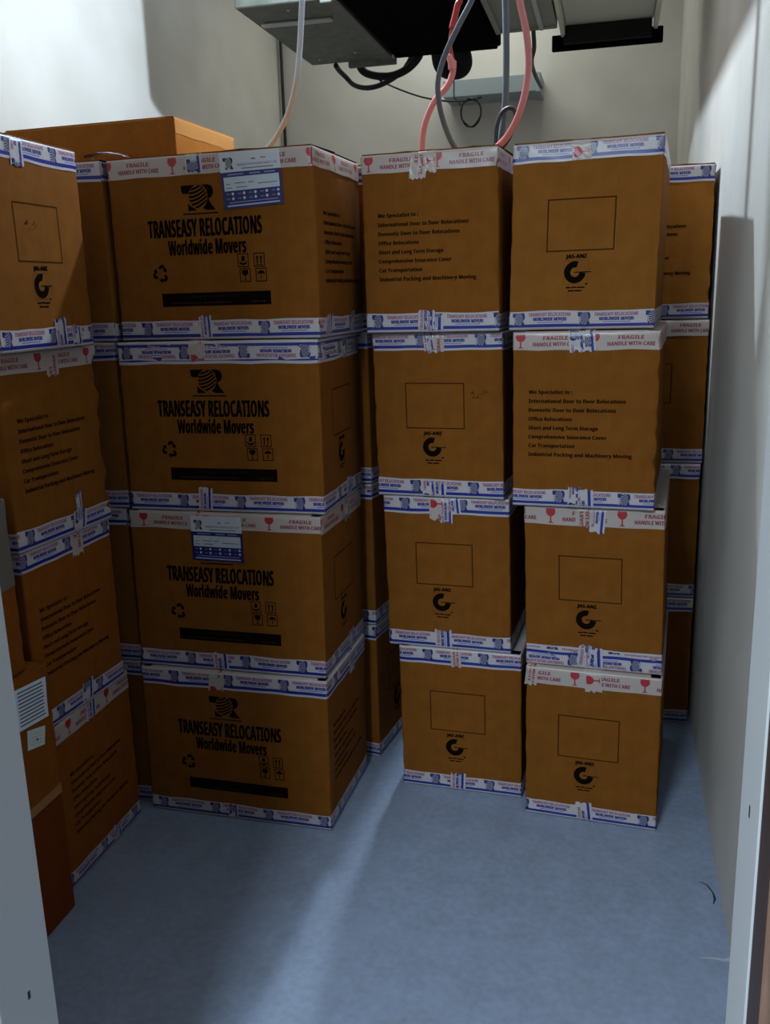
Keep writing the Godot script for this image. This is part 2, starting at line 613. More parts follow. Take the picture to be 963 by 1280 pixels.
func room_lamp():
	var t := thing("bulb_lamp", Vector3(-0.697, 2.74, -2.95))
	tag(t, "bare round bulb lamp hanging near the store room ceiling", "lamp")
	put("cord", tube([Vector3(0, 0.56, 0), Vector3(0, 0.3, 0), Vector3(0, 0.11, 0)], 0.004), M.black_cable, t)
	put("socket", lathe([Vector2(0.001, 0.115), Vector2(0.018, 0.113), Vector2(0.02, 0.06), Vector2(0.017, 0.052), Vector2(0.001, 0.05)]), M.frame, t)
	var glow := paint(Color(1, 1, 1), 0.5)
	glow.emission_enabled = true
	glow.emission = Color(0.84, 0.92, 1.0)
	glow.emission_energy_multiplier = 3.0
	var prof := []
	for i in 13:
		var a := PI * i / 12.0
		prof.append(Vector2(maxf(0.0005, 0.045 * sin(a)), 0.055 * cos(a)))
	put("bulb", lathe(prof), glow, t)
	var l := OmniLight3D.new()
	l.name = "bulb_glow"
	l.light_color = Color(0.84, 0.92, 1.0)
	l.light_energy = 2.75
	l.light_size = 0.02
	l.omni_range = 12.0
	l.omni_attenuation = 2.0
	l.shadow_enabled = true
	t.add_child(l)

# ------------------------------------------------------------------ room shell
func build_room():
	struct("floor", block(Vector3(-2.1, -0.12, -5.5), Vector3(2.2, 0.0, 2.2)), M.floor)
	struct("ceiling", block(Vector3(-2.1, 3.30, -5.5), Vector3(0.45, 3.42, -0.80)), M.ceiling)
	struct("wall_left", block(Vector3(-2.05, 0, -5.5), Vector3(-1.905, 3.30, -0.80)), M.wall)
	struct("wall_right", block(Vector3(0.3012, 0, -5.5), Vector3(0.45, 3.30, -0.80)), M.wall)
	struct("wall_back", block(Vector3(-2.05, 0, -5.5), Vector3(0.45, 3.30, -5.35)), M.wall)
	var st := begin()
	add_box(st, Vector3(-2.1, 0, -0.945), Vector3(-0.760, 3.30, -0.835))
	add_box(st, Vector3(0.165, 0, -0.945), Vector3(2.2, 3.30, -0.835))
	add_box(st, Vector3(-0.760, 2.32, -0.945), Vector3(0.165, 3.30, -0.835))
	struct("wall_front", end(st), M.wall)
	# the corridor that the picture is taken from
	struct("wall_corridor", block(Vector3(-2.1, 0, 2.05), Vector3(2.2, 2.80, 2.2)), M.corridor)
	struct("wall_corridor_left", block(Vector3(-2.25, 0, -0.835), Vector3(-2.1, 2.80, 2.2)), M.corridor)
	struct("wall_corridor_right", block(Vector3(2.2, 0, -0.835), Vector3(2.35, 2.80, 2.2)), M.corridor)
	struct("ceiling_corridor", block(Vector3(-2.25, 2.80, -0.835), Vector3(2.35, 2.92, 2.2)), M.wall)

func build_door():
	var d := thing("door_1", Vector3.ZERO)
	d.set_meta("kind", "structure")
	# metal lining of the opening
	var j := put("jamb", block(Vector3(-0.760, 0, -0.947), Vector3(-0.745, 2.305, -0.8355), 0.0015), M.frame, d)
	put("surface_mark", block(Vector3(-0.7452, 0.566, -0.8965), Vector3(-0.7445, 0.578, -0.8915)), M.scuff_dark, j)
	var k := put("jamb", block(Vector3(0.149, 0, -0.947), Vector3(0.165, 2.305, -0.8355), 0.0015), M.frame, d)
	put("surface_mark", block(Vector3(0.1484, 0.955, -0.890), Vector3(0.1492, 0.968, -0.886)), M.scuff_dark, k)
	put("head", block(Vector3(-0.760, 2.305, -0.947), Vector3(0.165, 2.32, -0.8355), 0.0015), M.frame, d)
	# timber architrave on the corridor side
	for s in [[-0.845, -0.748], [0.152, 0.26]]:
		var face := put("architrave", block(Vector3(s[0], 0, -0.835), Vector3(s[1], 2.40, -0.775), 0.004), M.wood, d)
		var x: float = s[1] if s[0] < 0 else s[0]
		put("edge_strip", block(Vector3(x - 0.0012, 0, -0.833), Vector3(x + 0.0012, 2.31, -0.780)), M.wood_edge, face)
	put("architrave", block(Vector3(-0.845, 2.31, -0.835), Vector3(0.26, 2.40, -0.776), 0.004), M.wood, d)

# ------------------------------------------------------------------ ducts, boxes and cables under the ceiling
func build_services():
	var t := thing("sheet_metal_duct", Vector3(-1.17, 2.5, -3.80))
	tag(t, "grey galvanised duct with a pale ridge across its underside, beside the left wall", "duct")
	put("casing", block(Vector3(-0.19, 0.0, -0.47), Vector3(0.13, 0.42, 0.42), 0.004), M.zinc, t)
	put("side_flange", block(Vector3(0.13, -0.012, -0.47), Vector3(0.195, 0.42, 0.42), 0.003), M.zinc, t)
	put("end_flange", block(Vector3(-0.02, -0.022, -0.495), Vector3(0.20, 0.05, -0.471), 0.003), M.zinc, t)
	var st := begin()
	add_box(st, Vector3(-0.165, -0.016, -0.012), Vector3(0.115, 0.0, 0.012), 0.006, Transform3D(Basis(Vector3.UP, 0.03), Vector3(0, 0, 0.21)))
	put("stiffener_ridge", end(st), M.zinc_bright, t)
	for q in [Vector3(-0.01, -0.004, 0.35), Vector3(0.06, -0.004, -0.30), Vector3(-0.12, -0.004, -0.36)]:
		put("screw", block(q - Vector3(0.006, 0.003, 0.006), q + Vector3(0.006, 0.003, 0.006), 0.003), M.zinc_bright, t)
	var hang := rods([Vector3(-0.17, 0.42, 0.4), Vector3(0.17, 0.42, 0.4), Vector3(-0.17, 0.42, -0.4), Vector3(0.17, 0.42, -0.4)], 0.38)
	for m in hang:
		put("hanger_rod", m, M.zinc_bright, t)

	t = thing("fan_coil_unit", Vector3(-0.735, 2.5, -3.80))
	tag(t, "black underside of a fan coil unit between two grey ducts", "air unit")
	put("casing", block(Vector3(-0.238, 0.0, -0.44), Vector3(0.235, 0.40, 0.46), 0.006), M.black, t)
	put("drain_pan", block(Vector3(-0.225, -0.012, -0.43), Vector3(0.222, 0.0, 0.45), 0.004), M.black, t)
	for m in rods([Vector3(-0.2, 0.4, 0.28), Vector3(0.2, 0.4, 0.28), Vector3(-0.2, 0.4, -0.4), Vector3(0.2, 0.4, -0.4)], 0.40):
		put("hanger_rod", m, M.zinc_bright, t)

	t = thing("drain_elbow", Vector3(-0.70, 2.42, -4.31))
	tag(t, "stubby black insulated drain pipe elbow below the black air unit", "pipe")
	put("lagging", tube([Vector3(-0.075, 0.10, 0.03), Vector3(-0.072, 0.05, 0.0), Vector3(-0.045, 0.022, 0.0), Vector3(0.0, 0.016, 0.0), Vector3(0.026, 0.035, 0.0), Vector3(0.026, 0.07, 0.02), Vector3(0.01, 0.10, 0.03)], 0.038, 14), M.foam, t)

	t = thing("centre_duct", Vector3(-0.365, 2.5, -3.55))
	tag(t, "narrow grey metal duct running back between black unit and right diffuser", "duct")
	put("casing", block(Vector3(-0.120, 0.0, -0.45), Vector3(0.112, 0.40, 0.10), 0.004), M.zinc_pale, t)
	put("corner_angle", block(Vector3(-0.128, -0.012, -0.46), Vector3(-0.108, 0.10, 0.10), 0.002), M.zinc_pale, t)
	put("corner_angle", block(Vector3(0.045, -0.012, -0.46), Vector3(0.062, 0.02, 0.10), 0.002), M.zinc_bright, t)
	put("end_flange", block(Vector3(-0.124, -0.006, -0.475), Vector3(0.114, 0.04, -0.451), 0.002), M.zinc_pale, t)
	for m in rods([Vector3(-0.1, 0.4, 0.05), Vector3(0.1, 0.4, 0.05), Vector3(-0.1, 0.4, -0.4), Vector3(0.1, 0.4, -0.4)], 0.40):
		put("hanger_rod", m, M.zinc_bright, t)

	t = thing("air_diffuser", Vector3(-0.055, 2.5, -3.85))
	tag(t, "grey supply air box ending in a wide black flange near the right wall", "air diffuser")
	put("casing", block(Vector3(-0.172, 0.040, -0.345), Vector3(0.178, 0.42, 0.45), 0.004), M.zinc_light, t)
	put("side_rail", block(Vector3(-0.190, 0.0, -0.345), Vector3(-0.173, 0.42, 0.45), 0.003), M.zinc_light, t)
	put("side_rail", block(Vector3(0.179, 0.0, -0.345), Vector3(0.196, 0.42, 0.45), 0.003), M.zinc_light, t)
	var fl := put("flange", block(Vector3(-0.228, -0.048, -0.372), Vector3(0.218, 0.012, -0.347), 0.003), M.black, t)
	put("gasket", block(Vector3(-0.178, -0.030, -0.347), Vector3(0.172, 0.038, -0.318), 0.003), M.foam, fl)
	for m in rods([Vector3(-0.15, 0.42, 0.3), Vector3(0.15, 0.42, 0.3), Vector3(-0.15, 0.42, -0.3), Vector3(0.15, 0.42, -0.3)], 0.38):
		put("hanger_rod", m, M.zinc_bright, t)

	t = thing("cable_trunking", Vector3(-0.64, 2.53, -5.28))
	tag(t, "short grey metal trunking box on the back wall below the ducts", "trunking")
	put("body", block(Vector3(-0.27, -0.045, -0.07), Vector3(0.22, 0.04, 0.16), 0.003), M.trunk, t)
	put("end_cap", block(Vector3(0.215, -0.052, -0.07), Vector3(0.24, 0.045, 0.165), 0.003), M.trunk, t)
	put("seam_strip", block(Vector3(-0.215, -0.0465, -0.06), Vector3(-0.209, 0.0415, 0.1615)), M.scuff_dark, t)

	t = thing("added_cable_tray", Vector3(-0.275, 2.52, -2.90))  # added out of view to block lamp light from the upper right wall
	tag(t, "added grey metal cable tray out of view, shading the upper right wall, cables dropping from it", "cable tray")
	var tray := begin()
	add_box(tray, Vector3(-0.075, 0.0, -0.48), Vector3(0.045, 0.004, 0.90))
	add_box(tray, Vector3(-0.075, 0.0, -0.48), Vector3(-0.071, 0.15, 0.90))
	add_box(tray, Vector3(0.041, 0.0, -0.48), Vector3(0.045, 0.15, 0.90))
	put("tray", end(tray), M.zinc, t)
	for m in rods([Vector3(-0.077, 0.10, 0.7), Vector3(0.047, 0.10, 0.7), Vector3(-0.077, 0.10, -0.4), Vector3(0.047, 0.10, -0.4)], 0.69):
		put("hanger_rod", m, M.zinc_bright, t)

func rods(tops: Array, length: float) -> Array:
	return tops.map(func(p): return tube([p - Vector3(0, 0.01, 0), p + Vector3(0, length * 0.5, 0), p + Vector3(0, length, 0)], 0.005, 8, 1))

func cable(called: String, pts: Array, r: float, mat: Material, label: String, category := "cable") -> MeshInstance3D:
	var o := put(called, tube(pts, r), mat)
	tag(o, label, category)
	return o

func build_cables():
	cable("white_cable", [Vector3(-0.80, 3.29, -2.45), Vector3(-0.80, 2.75, -2.47), Vector3(-0.813, 2.329, -2.52), Vector3(-0.822, 2.245, -2.52), Vector3(-0.845, 2.137, -2.55), Vector3(-0.868, 2.065, -2.58), Vector3(-0.920, 1.999, -2.65), Vector3(-0.986, 1.947, -2.72), Vector3(-1.027, 1.92, -2.75), Vector3(-1.08, 1.872, -2.80), Vector3(-1.13, 1.857, -2.85)], 0.0078, M.white_cable, "white cable hanging in a long curve behind the widest top carton")
	cable("grey_cable", [Vector3(-0.315, 2.521, -2.55), Vector3(-0.325, 2.42, -2.55), Vector3(-0.355, 2.263, -2.55), Vector3(-0.376, 2.21, -2.55), Vector3(-0.412, 2.151, -2.55), Vector3(-0.450, 2.087, -2.56), Vector3(-0.470, 2.032, -2.57), Vector3(-0.470, 1.975, -2.58), Vector3(-0.457, 1.917, -2.60), Vector3(-0.435, 1.868, -2.62), Vector3(-0.41, 1.851, -2.66)], 0.0072, M.grey_cable, "bluish grey cable bowing left above the middle stack of cartons")
	var t := thing("red_cable", Vector3.ZERO)
	tag(t, "thin red cable with a pale joint, turning pink above the middle stack", "cable")
	put("upper_sheath", tube([Vector3(-0.41, 3.29, -2.70), Vector3(-0.41, 2.70, -2.70), Vector3(-0.426, 2.304, -2.70), Vector3(-0.438, 2.241, -2.70), Vector3(-0.454, 2.186, -2.70)], 0.0085), M.red_cable, t)
	put("thin_core", tube([Vector3(-0.453, 2.187, -2.70), Vector3(-0.459, 2.149, -2.70), Vector3(-0.455, 2.12, -2.70), Vector3(-0.450, 2.095, -2.70)], 0.0055), M.red_cable, t)
	put("joint", tube([Vector3(-0.462, 2.118, -2.695), Vector3(-0.456, 2.10, -2.695), Vector3(-0.455, 2.083, -2.695)], 0.009), M.pink_cable, t)
	put("lower_sheath", tube([Vector3(-0.450, 2.105, -2.70), Vector3(-0.453, 2.073, -2.70), Vector3(-0.469, 2.041, -2.70), Vector3(-0.504, 2.007, -2.70), Vector3(-0.530, 1.958, -2.70), Vector3(-0.540, 1.917, -2.70), Vector3(-0.543, 1.874, -2.70), Vector3(-0.545, 1.853, -2.73)], 0.0085), M.pink_cable, t)
	cable("pink_cable", [Vector3(-0.282, 2.521, -2.55), Vector3(-0.274, 2.42, -2.55), Vector3(-0.262, 2.263, -2.55), Vector3(-0.254, 2.198, -2.55), Vector3(-0.237, 2.123, -2.55), Vector3(-0.231, 2.059, -2.56), Vector3(-0.238, 1.995, -2.57), Vector3(-0.259, 1.93, -2.58), Vector3(-0.287, 1.889, -2.60), Vector3(-0.315, 1.866, -2.62), Vector3(-0.345, 1.852, -2.65)], 0.0092, M.pink_cable, "salmon pink cable bowing right and ending on the middle stack")
	cable("grey_conduit", [Vector3(-0.320, 2.521, -2.75), Vector3(-0.316, 2.36, -2.75), Vector3(-0.311, 2.188, -2.75), Vector3(-0.310, 2.096, -2.75), Vector3(-0.312, 2.014, -2.75), Vector3(-0.317, 1.952, -2.75), Vector3(-0.328, 1.883, -2.75), Vector3(-0.334, 1.854, -2.76)], 0.0095, M.grey_cable, "straight dull grey conduit dropping behind the pink cable", "conduit")
	cable("dark_cable_loop", [Vector3(-0.338, 1.853, -2.71), Vector3(-0.336, 1.875, -2.72), Vector3(-0.333, 1.927, -2.72), Vector3(-0.320, 1.964, -2.72), Vector3(-0.298, 1.977, -2.72), Vector3(-0.282, 1.967, -2.72), Vector3(-0.282, 1.94, -2.72), Vector3(-0.298, 1.90, -2.72), Vector3(-0.322, 1.87, -2.72), Vector3(-0.345, 1.853, -2.72)], 0.0062, M.dark_cable, "dark grey cable loop standing on the middle stack by the pink cable")
	var coil := [Vector3(-1.071, 2.436, -4.37), Vector3(-1.051, 2.458, -4.70), Vector3(-0.952, 2.433, -4.80), Vector3(-0.848, 2.426, -4.90), Vector3(-0.769, 2.437, -4.98)]
	for i in 22:
		var a := deg_to_rad(100.0 - i * 36.0)
		coil.append(Vector3(-0.745 + 0.052 * cos(a), 2.383 + (0.066 + 0.006 * sin(i * 1.7)) * sin(a), -5.0 + 0.004 * sin(i)))
	coil.append(Vector3(-0.735, 2.455, -5.06))
	coil.append(Vector3(-0.715, 2.480, -5.16))
	var c := put("thin_black_cable", tube(coil, 0.0042, 8, 5), M.black_cable)
	tag(c, "thin black cable sagging to a small coil under the trunking", "cable")
	cable("black_cable", [Vector3(-1.242, 2.487, -4.25), Vector3(-1.243, 2.478, -4.31), Vector3(-1.231, 2.462, -4.38), Vector3(-1.199, 2.431, -4.39), Vector3(-1.145, 2.414, -4.39), Vector3(-1.082, 2.418, -4.39), Vector3(-1.011, 2.444, -4.39), Vector3(-0.955, 2.474, -4.37), Vector3(-0.905, 2.515, -4.31), Vector3(-0.90, 2.545, -4.256)], 0.0115, M.black_cable, "longer black hose looping from grey duct to black air unit", "hose")
	cable("black_hose", [Vector3(-1.150, 2.505, -4.316), Vector3(-1.142, 2.478, -4.32), Vector3(-1.115, 2.458, -4.325), Vector3(-1.059, 2.443, -4.325), Vector3(-0.990, 2.441, -4.32), Vector3(-0.920, 2.464, -4.31), Vector3(-0.868, 2.502, -4.285), Vector3(-0.86, 2.53, -4.262)], 0.017, M.foam, "shorter thicker black hose tucked above the longer black hose", "hose")
	cable("corner_cable", [Vector3(-1.876, 3.29, -5.325), Vector3(-1.878, 2.9, -5.328), Vector3(-1.878, 2.6, -5.325), Vector3(-1.879, 2.3, -5.325), Vector3(-1.88, 1.6, -5.325), Vector3(-1.88, 0.9, -5.325), Vector3(-1.88, 0.012, -5.325)], 0.0085, M.black_cable, "straight black cable running down the far left wall corner")
	cable("strap_wire", [Vector3(-0.346, 2.50, -4.02), Vector3(-0.344, 2.437, -4.05), Vector3(-0.358, 2.395, -4.10), Vector3(-0.372, 2.42, -4.5), Vector3(-0.392, 2.49, -5.08)], 0.009, M.dark_cable, "dark strap from the narrow duct to the trunking on the back wall", "strap")

# ------------------------------------------------------------------ cartons
class Carton:
	var w: float
	var h: float
	var d: float
	var shear: float
	var bulge := [0.0, 0.0, 0.0, 0.0]
	var salt: float
	var dents := [0.0025, 0.0025]
	var ripple := 0.0006
	func length(f: int) -> float:
		return w if f % 2 == 0 else d

func fp(b: Carton, f: int, s: float, y: float, off: float) -> Vector3:
	# a point on side f (0 front, 1 right, 2 back, 3 left): s from its left end as seen from outside, y up, off outwards
	var l := b.length(f)
	var u := clampf((s - CUT) / (l - 2.0 * CUT), 0.0, 1.0)
	var v := clampf((y - CUT) / (b.h - 2.0 * CUT), 0.0, 1.0)
	var swell := pow(maxf(0.0, sin(PI * u) * sin(PI * v)), 0.7)
	var e := minf(minf(s, l - s), minf(y, b.h - y))
	var drop := 0.0
	if e < EDGE:
		drop = EDGE - sqrt(maxf(0.0, EDGE * EDGE - (EDGE - e) * (EDGE - e)))
	var soft := clampf(e / 0.03, 0.0, 1.0)
	var bump: float = b.ripple * rough.get_noise_3d(s + b.salt, y, f * 7.0 + b.salt) * soft
	var out: float = float(b.bulge[f]) * swell + bump - drop + off
	var p: Vector3
	match f:
		0: p = Vector3(s - l / 2.0, y, b.d / 2.0 + out)
		1: p = Vector3(b.w / 2.0 + out, y, l / 2.0 - s)
		2: p = Vector3(l / 2.0 - s, y, -b.d / 2.0 - out)
		_: p = Vector3(-b.w / 2.0 - out, y, s - l / 2.0)
	for k in 2:
		# upright front edges: 0 on the right, 1 on the left; a dent pulls both sides in along the diagonal
		var near := -1.0
		if f == 0:
			near = l - s if k == 0 else s
		elif f == 1 and k == 0:
			near = s
		elif f == 3 and k == 1:
			near = l - s
		if near >= 0.0 and near < 0.032:
			var ends := clampf(minf(y, b.h - y) / 0.05, 0.0, 1.0)
			var amount: float = float(b.dents[k]) * maxf(0.0, rough.get_noise_2d(y * 5.5 + b.salt, 40.0 + k * 9.0) + 0.15) * ends
			var fall := 1.0 - near / 0.032
			p += Vector3(-1.0 if k == 0 else 1.0, 0, -1.0) * amount * fall * fall
	p.x += b.shear * y
	return p

func steps(l: float, cell: float) -> PackedFloat32Array:
	var a := PackedFloat32Array([CUT, EDGE * 0.6, EDGE, 0.010, 0.017])
	var n := int(ceil((l - 0.05) / cell))
	for i in n + 1:
		a.append(lerpf(0.025, l - 0.025, float(i) / n))
	for x in [l - 0.017, l - 0.010, l - EDGE, l - EDGE * 0.6, l - CUT]:
		a.append(x)
	return a

func carton_body(b: Carton) -> ArrayMesh:
	var st := SurfaceTool.new()
	st.begin(Mesh.PRIMITIVE_TRIANGLES)
	st.set_smooth_group(0)
	var ys := steps(b.h, 0.027)
	for f in 4:
		var ss := steps(b.length(f), 0.027)
		var grid := []
		for y in ys:
			var row := PackedVector3Array()
			for s in ss:
				row.append(fp(b, f, s, y, 0.0))
			grid.append(row)
		for j in ys.size() - 1:
			for i in ss.size() - 1:
				quad(st, grid[j + 1][i], grid[j + 1][i + 1], grid[j][i + 1], grid[j][i])
	# top and bottom
	for top in 2:
		var xs := [-b.w / 2 + CUT, -b.w / 2 + EDGE, b.w / 2 - EDGE, b.w / 2 - CUT]
		var zs := [-b.d / 2 + CUT, -b.d / 2 + EDGE, b.d / 2 - EDGE, b.d / 2 - CUT]
		for i in 3:
			for j in 3:
				var c := []
				for q in [[i, j], [i + 1, j], [i + 1, j + 1], [i, j + 1]]:
					var rim: bool = q[0] in [0, 3] or q[1] in [0, 3]
					var y: float = (b.h - (CUT if rim else 0.0)) if top else (CUT if rim else 0.0)
					c.append(Vector3(xs[q[0]] + b.shear * y, y, zs[q[1]]))
				if top:
					quad(st, c[0], c[1], c[2], c[3])
				else:
					quad(st, c[3], c[2], c[1], c[0])
	return end(st)

func carton_print(b: Carton, f: int, art: PackedVector2Array, off := 0.0004) -> ArrayMesh:
	var st := begin()
	for i in range(0, art.size() - 2, 3):
		var p := art[i]
		var q := art[i + 1]
		var r := art[i + 2]
		if (q - p).cross(r - p) > 0:
			var k := q
			q = r
			r = k
		tri(st, fp(b, f, p.x, p.y, off), fp(b, f, q.x, q.y, off), fp(b, f, r.x, r.y, off))
	return end(st)

func on_top(b: Carton, f: int, s: float, inn: float, y: float) -> Vector3:
	var p := fp(b, f, clampf(s, EDGE, b.length(f) - EDGE), b.h * 0.5, 0.0)
	var l := b.length(f)
	match f:
		0: p = Vector3(s - l / 2.0, y, b.d / 2.0 - inn)
		1: p = Vector3(b.w / 2.0 - inn, y, l / 2.0 - s)
		2: p = Vector3(l / 2.0 - s, y, -b.d / 2.0 + inn)
		_: p = Vector3(-b.w / 2.0 + inn, y, s - l / 2.0)
	p.x += b.shear * y
	return p

func sheet(rows: Array, us: Array, vs: Array) -> ArrayMesh:
	# rows of points from the top down, each from left to right as seen from outside
	var st := SurfaceTool.new()
	st.begin(Mesh.PRIMITIVE_TRIANGLES)
	st.set_smooth_group(0)
	var add := func(j: int, i: int):
		st.set_uv(Vector2(us[j][i], vs[j][i]))
		st.add_vertex(rows[j][i])
	for j in rows.size() - 1:
		for i in rows[j].size() - 1:
			for q in [[j, i], [j, i + 1], [j + 1, i + 1], [j, i], [j + 1, i + 1], [j + 1, i]]:
				add.call(q[0], q[1])
	return end(st)

func edge_tape(b: Carton, f: int, top: bool, period: float, flip: bool, phase: float, wide := TAPE, off := 0.0006, s0 := 0.0, s1 := -1.0) -> ArrayMesh:
	var l := b.length(f)
	var a := maxf(s0, CUT)
	var z := l - CUT if s1 < 0 else s1
	var stops := Array(steps(l, 0.02)).filter(func(x): return x >= a - 1e-5 and x <= z + 1e-5)
	var n := stops.size() - 1
	var rows := []
	var us := []
	var vs := []
	var salt := rng.randf() * 50.0
	var down := [0.0, 0.0, 0.0, 0.08, 0.25, 0.5, 0.75, 1.0]     # share of the width below the edge
	for j in down.size():
		var row := []
		var ru := []
		var rv := []
		for i in n + 1:
			var s: float = stops[i]
			var wd := wide + 0.0022 * rough.get_noise_2d(s * 2.0 + salt, 3.0)
			var lift := off + 0.0005 * (rough.get_noise_2d(s * 5.0 + salt, j * 2.0) + 0.6)
			var p: Vector3
			if j == 0:
				p = on_top(b, f, s, 0.03, b.h + 0.001) if top else on_top(b, f, s, 0.03, -0.0008)
			elif j == 1:
				p = on_top(b, f, s, EDGE, b.h + 0.001) if top else on_top(b, f, s, EDGE, -0.0008)
			else:
				var t: float = CUT if j == 2 else maxf(EDGE, wd * float(down[j]))
				p = fp(b, f, s, b.h - t if top else t, lift)
			row.append(p)
			var across: float = float(down[j]) if top else 1.0 - float(down[j])
			across = clampf(across, 0.02, 0.98)
			ru.append((-1.0 if flip else 1.0) * s / period + phase)
			rv.append(1.0 - across if flip else across)
		if top:
			rows.append(row)
			us.append(ru)
			vs.append(rv)
		else:
			rows.push_front(row)
			us.push_front(ru)
			vs.push_front(rv)
	return sheet(rows, us, vs)

func tape_tab(b: Carton, f: int, top: bool, at: float, wide: float, hang: float, period: float, tilt: float, off: float) -> ArrayMesh:
	# the end of the seam tape, folded over the edge, with a torn end
	var rows := []
	var us := []
	var vs := []
	var phase := rng.randf()
	var torn := []
	for i in 9:
		torn.append(rng.randf_range(-0.006, 0.004))
	for j in 9:
		var row := []
		var ru := []
		var rv := []
		for i in 9:
			var x := (float(i) / 8.0 - 0.5) * wide
			var t := hang * (float(j) - 1.0) / 7.0
			if j == 8:
				t += float(torn[i])
			var s := at + x + tilt * t
			var p: Vector3
			if j == 0:
				p = on_top(b, f, s, 0.05, b.h + 0.0022 if top else -0.0012)
			elif j == 1:
				p = on_top(b, f, s, EDGE * 0.6, b.h + 0.0022 if top else -0.0012)
			else:
				var yy := maxf(t, CUT)
				var lift := off + 0.0012 * (rough.get_noise_2d(x * 22.0 + at * 9.0, t * 16.0 + b.salt) + 0.45)
				p = fp(b, f, s, b.h - yy if top else yy, maxf(lift, off * 0.7))
			row.append(p)
			ru.append(t / period + phase)
			rv.append(clampf(float(i) / 8.0, 0.02, 0.98))
		if top:
			rows.append(row)
			us.append(ru)
			vs.append(rv)
		else:
			rows.push_front(row)
			us.push_front(ru)
			vs.push_front(rv)
	return sheet(rows, us, vs)

func sticker(b: Carton, f: int, corners: Array, off: float) -> ArrayMesh:
	# corners: upper left, upper right, lower right, lower left in (s, y)
	var rows := []
	var us := []
	var vs := []
	for j in 9:
		var row := []
		var ru := []
		var rv := []
		for i in 9:
			var u := float(i) / 8.0
			var v := float(j) / 8.0
			var q: Vector2 = (corners[0] as Vector2).lerp(corners[1], u).lerp((corners[3] as Vector2).lerp(corners[2], u), v)
			row.append(fp(b, f, q.x, minf(q.y, b.h - 0.0012), off))
			ru.append(u)
			rv.append(v)
		rows.append(row)
		us.append(ru)
		vs.append(rv)
	return sheet(rows, us, vs)

# ---- what is printed on the cartons, in (s, y) on the side; w, h: the side's size
func art_company(w: float, h: float) -> Array:
	var a := PackedVector2Array()
	a_logo(a, 0.37 * w, h * 0.705, 0.165 * w, 0.135 * h)
	a_rect(a, 0.372 * w, h * 0.685, 0.545 * w, h * 0.692)
	a_text(a, "TRANSEASY RELOCATIONS", 0.19 * w, 0.75 * w, h * 0.568, 0.094 * h, true, 0.0022)
	a_text(a, "Worldwide Movers", 0.285 * w, 0.67 * w, h * 0.470, 0.080 * h, true, 0.0018)
	# recycling sign: three bent arrows
	for k in 3:
		var turn := TAU * k / 3.0
		a_poly(a, [Vector2(-0.30, 0.62), Vector2(0.05, 1.0), Vector2(0.38, 0.95), Vector2(0.60, 0.55), Vector2(0.78, 0.62), Vector2(0.72, 0.12), Vector2(0.26, 0.30), Vector2(0.42, 0.40), Vector2(0.20, 0.68), Vector2(-0.02, 0.45)], Vector2(0.235 * w, h * 0.372), 0.0235, turn)
	# handling marks
	var s := 0.030
	for q in [[0.625, 0.392, 0], [0.702, 0.392, 1], [0.631, 0.312, 2], [0.708, 0.312, 3]]:
		var x: float = q[0] * w
		var y: float = q[1] * h
		a_frame(a, x, y, x + s, y + s * 1.12, 0.0022)
		var c := Vector2(x + s / 2.0, y + s * 0.56)
		match int(q[2]):
			0:
				a_poly(a, [Vector2(-0.36, -0.05), Vector2(-0.30, -0.30), Vector2(0.0, -0.42), Vector2(0.30, -0.30), Vector2(0.36, -0.05), Vector2(0.12, -0.22), Vector2(-0.12, -0.22)], c, s)
				a_poly(a, [Vector2(-0.16, 0.0), Vector2(0, -0.14), Vector2(0.18, 0.06), Vector2(0.12, 0.36), Vector2(-0.12, 0.34)], c, s)
			1:
				for dx in [-0.17, 0.17]:
					a_poly(a, [Vector2(dx - 0.06, -0.30), Vector2(dx + 0.06, -0.30), Vector2(dx + 0.06, 0.14), Vector2(dx + 0.14, 0.14), Vector2(dx, 0.38), Vector2(dx - 0.14, 0.14), Vector2(dx - 0.06, 0.14)], c, s)
				a_rect(a, x + s * 0.2, y + s * 0.14, x + s * 0.8, y + s * 0.20)
			2:
				a_glass(a, c, s * 0.85)
			3:
				a_poly(a, [Vector2(-0.36, 0.06), Vector2(-0.26, 0.26), Vector2(0, 0.38), Vector2(0.26, 0.26), Vector2(0.36, 0.06), Vector2(0.04, 0.10), Vector2(0.04, -0.30), Vector2(-0.10, -0.38), Vector2(-0.10, -0.30), Vector2(-0.03, -0.26), Vector2(-0.03, 0.10)], c, s)
	a_rect(a, 0.232 * w, h * 0.188, 0.775 * w, h * 0.262)
	var b := PackedVector2Array()
	a_text(b, "www.transeasy.com", 0.38 * w, 0.62 * w, h * 0.234, 0.017 * h, false)
	for q in [[0.28, 0.43], [0.44, 0.58], [0.68, 0.72], [0.725, 0.75]]:
		a_rect(b, q[0] * w, h * 0.202, q[1] * w, h * 0.210)
	return [[a, M.ink], [b, M.reverse]]

func art_services(w: float, h: float) -> Array:
	var a := PackedVector2Array()
	var lines := ["We Specialist in :", "International Door to Door Relocations", "Domestic Door to Door Relocations", "Office Relocations", "Short and Long Term Storage", "Comprehensive Insurance Cover", "Car Transportation", "Industrial Packing and Machinery Moving"]
	var ends := [0.42, 0.785, 0.72, 0.42, 0.60, 0.66, 0.44, 0.835]
	for i in 8:
		a_text(a, lines[i], 0.115 * w, float(ends[i]) * w, h * (0.655 - 0.0512 * i), 0.0215 * h, true, 0.0009)
	return [[a, M.ink_list]]

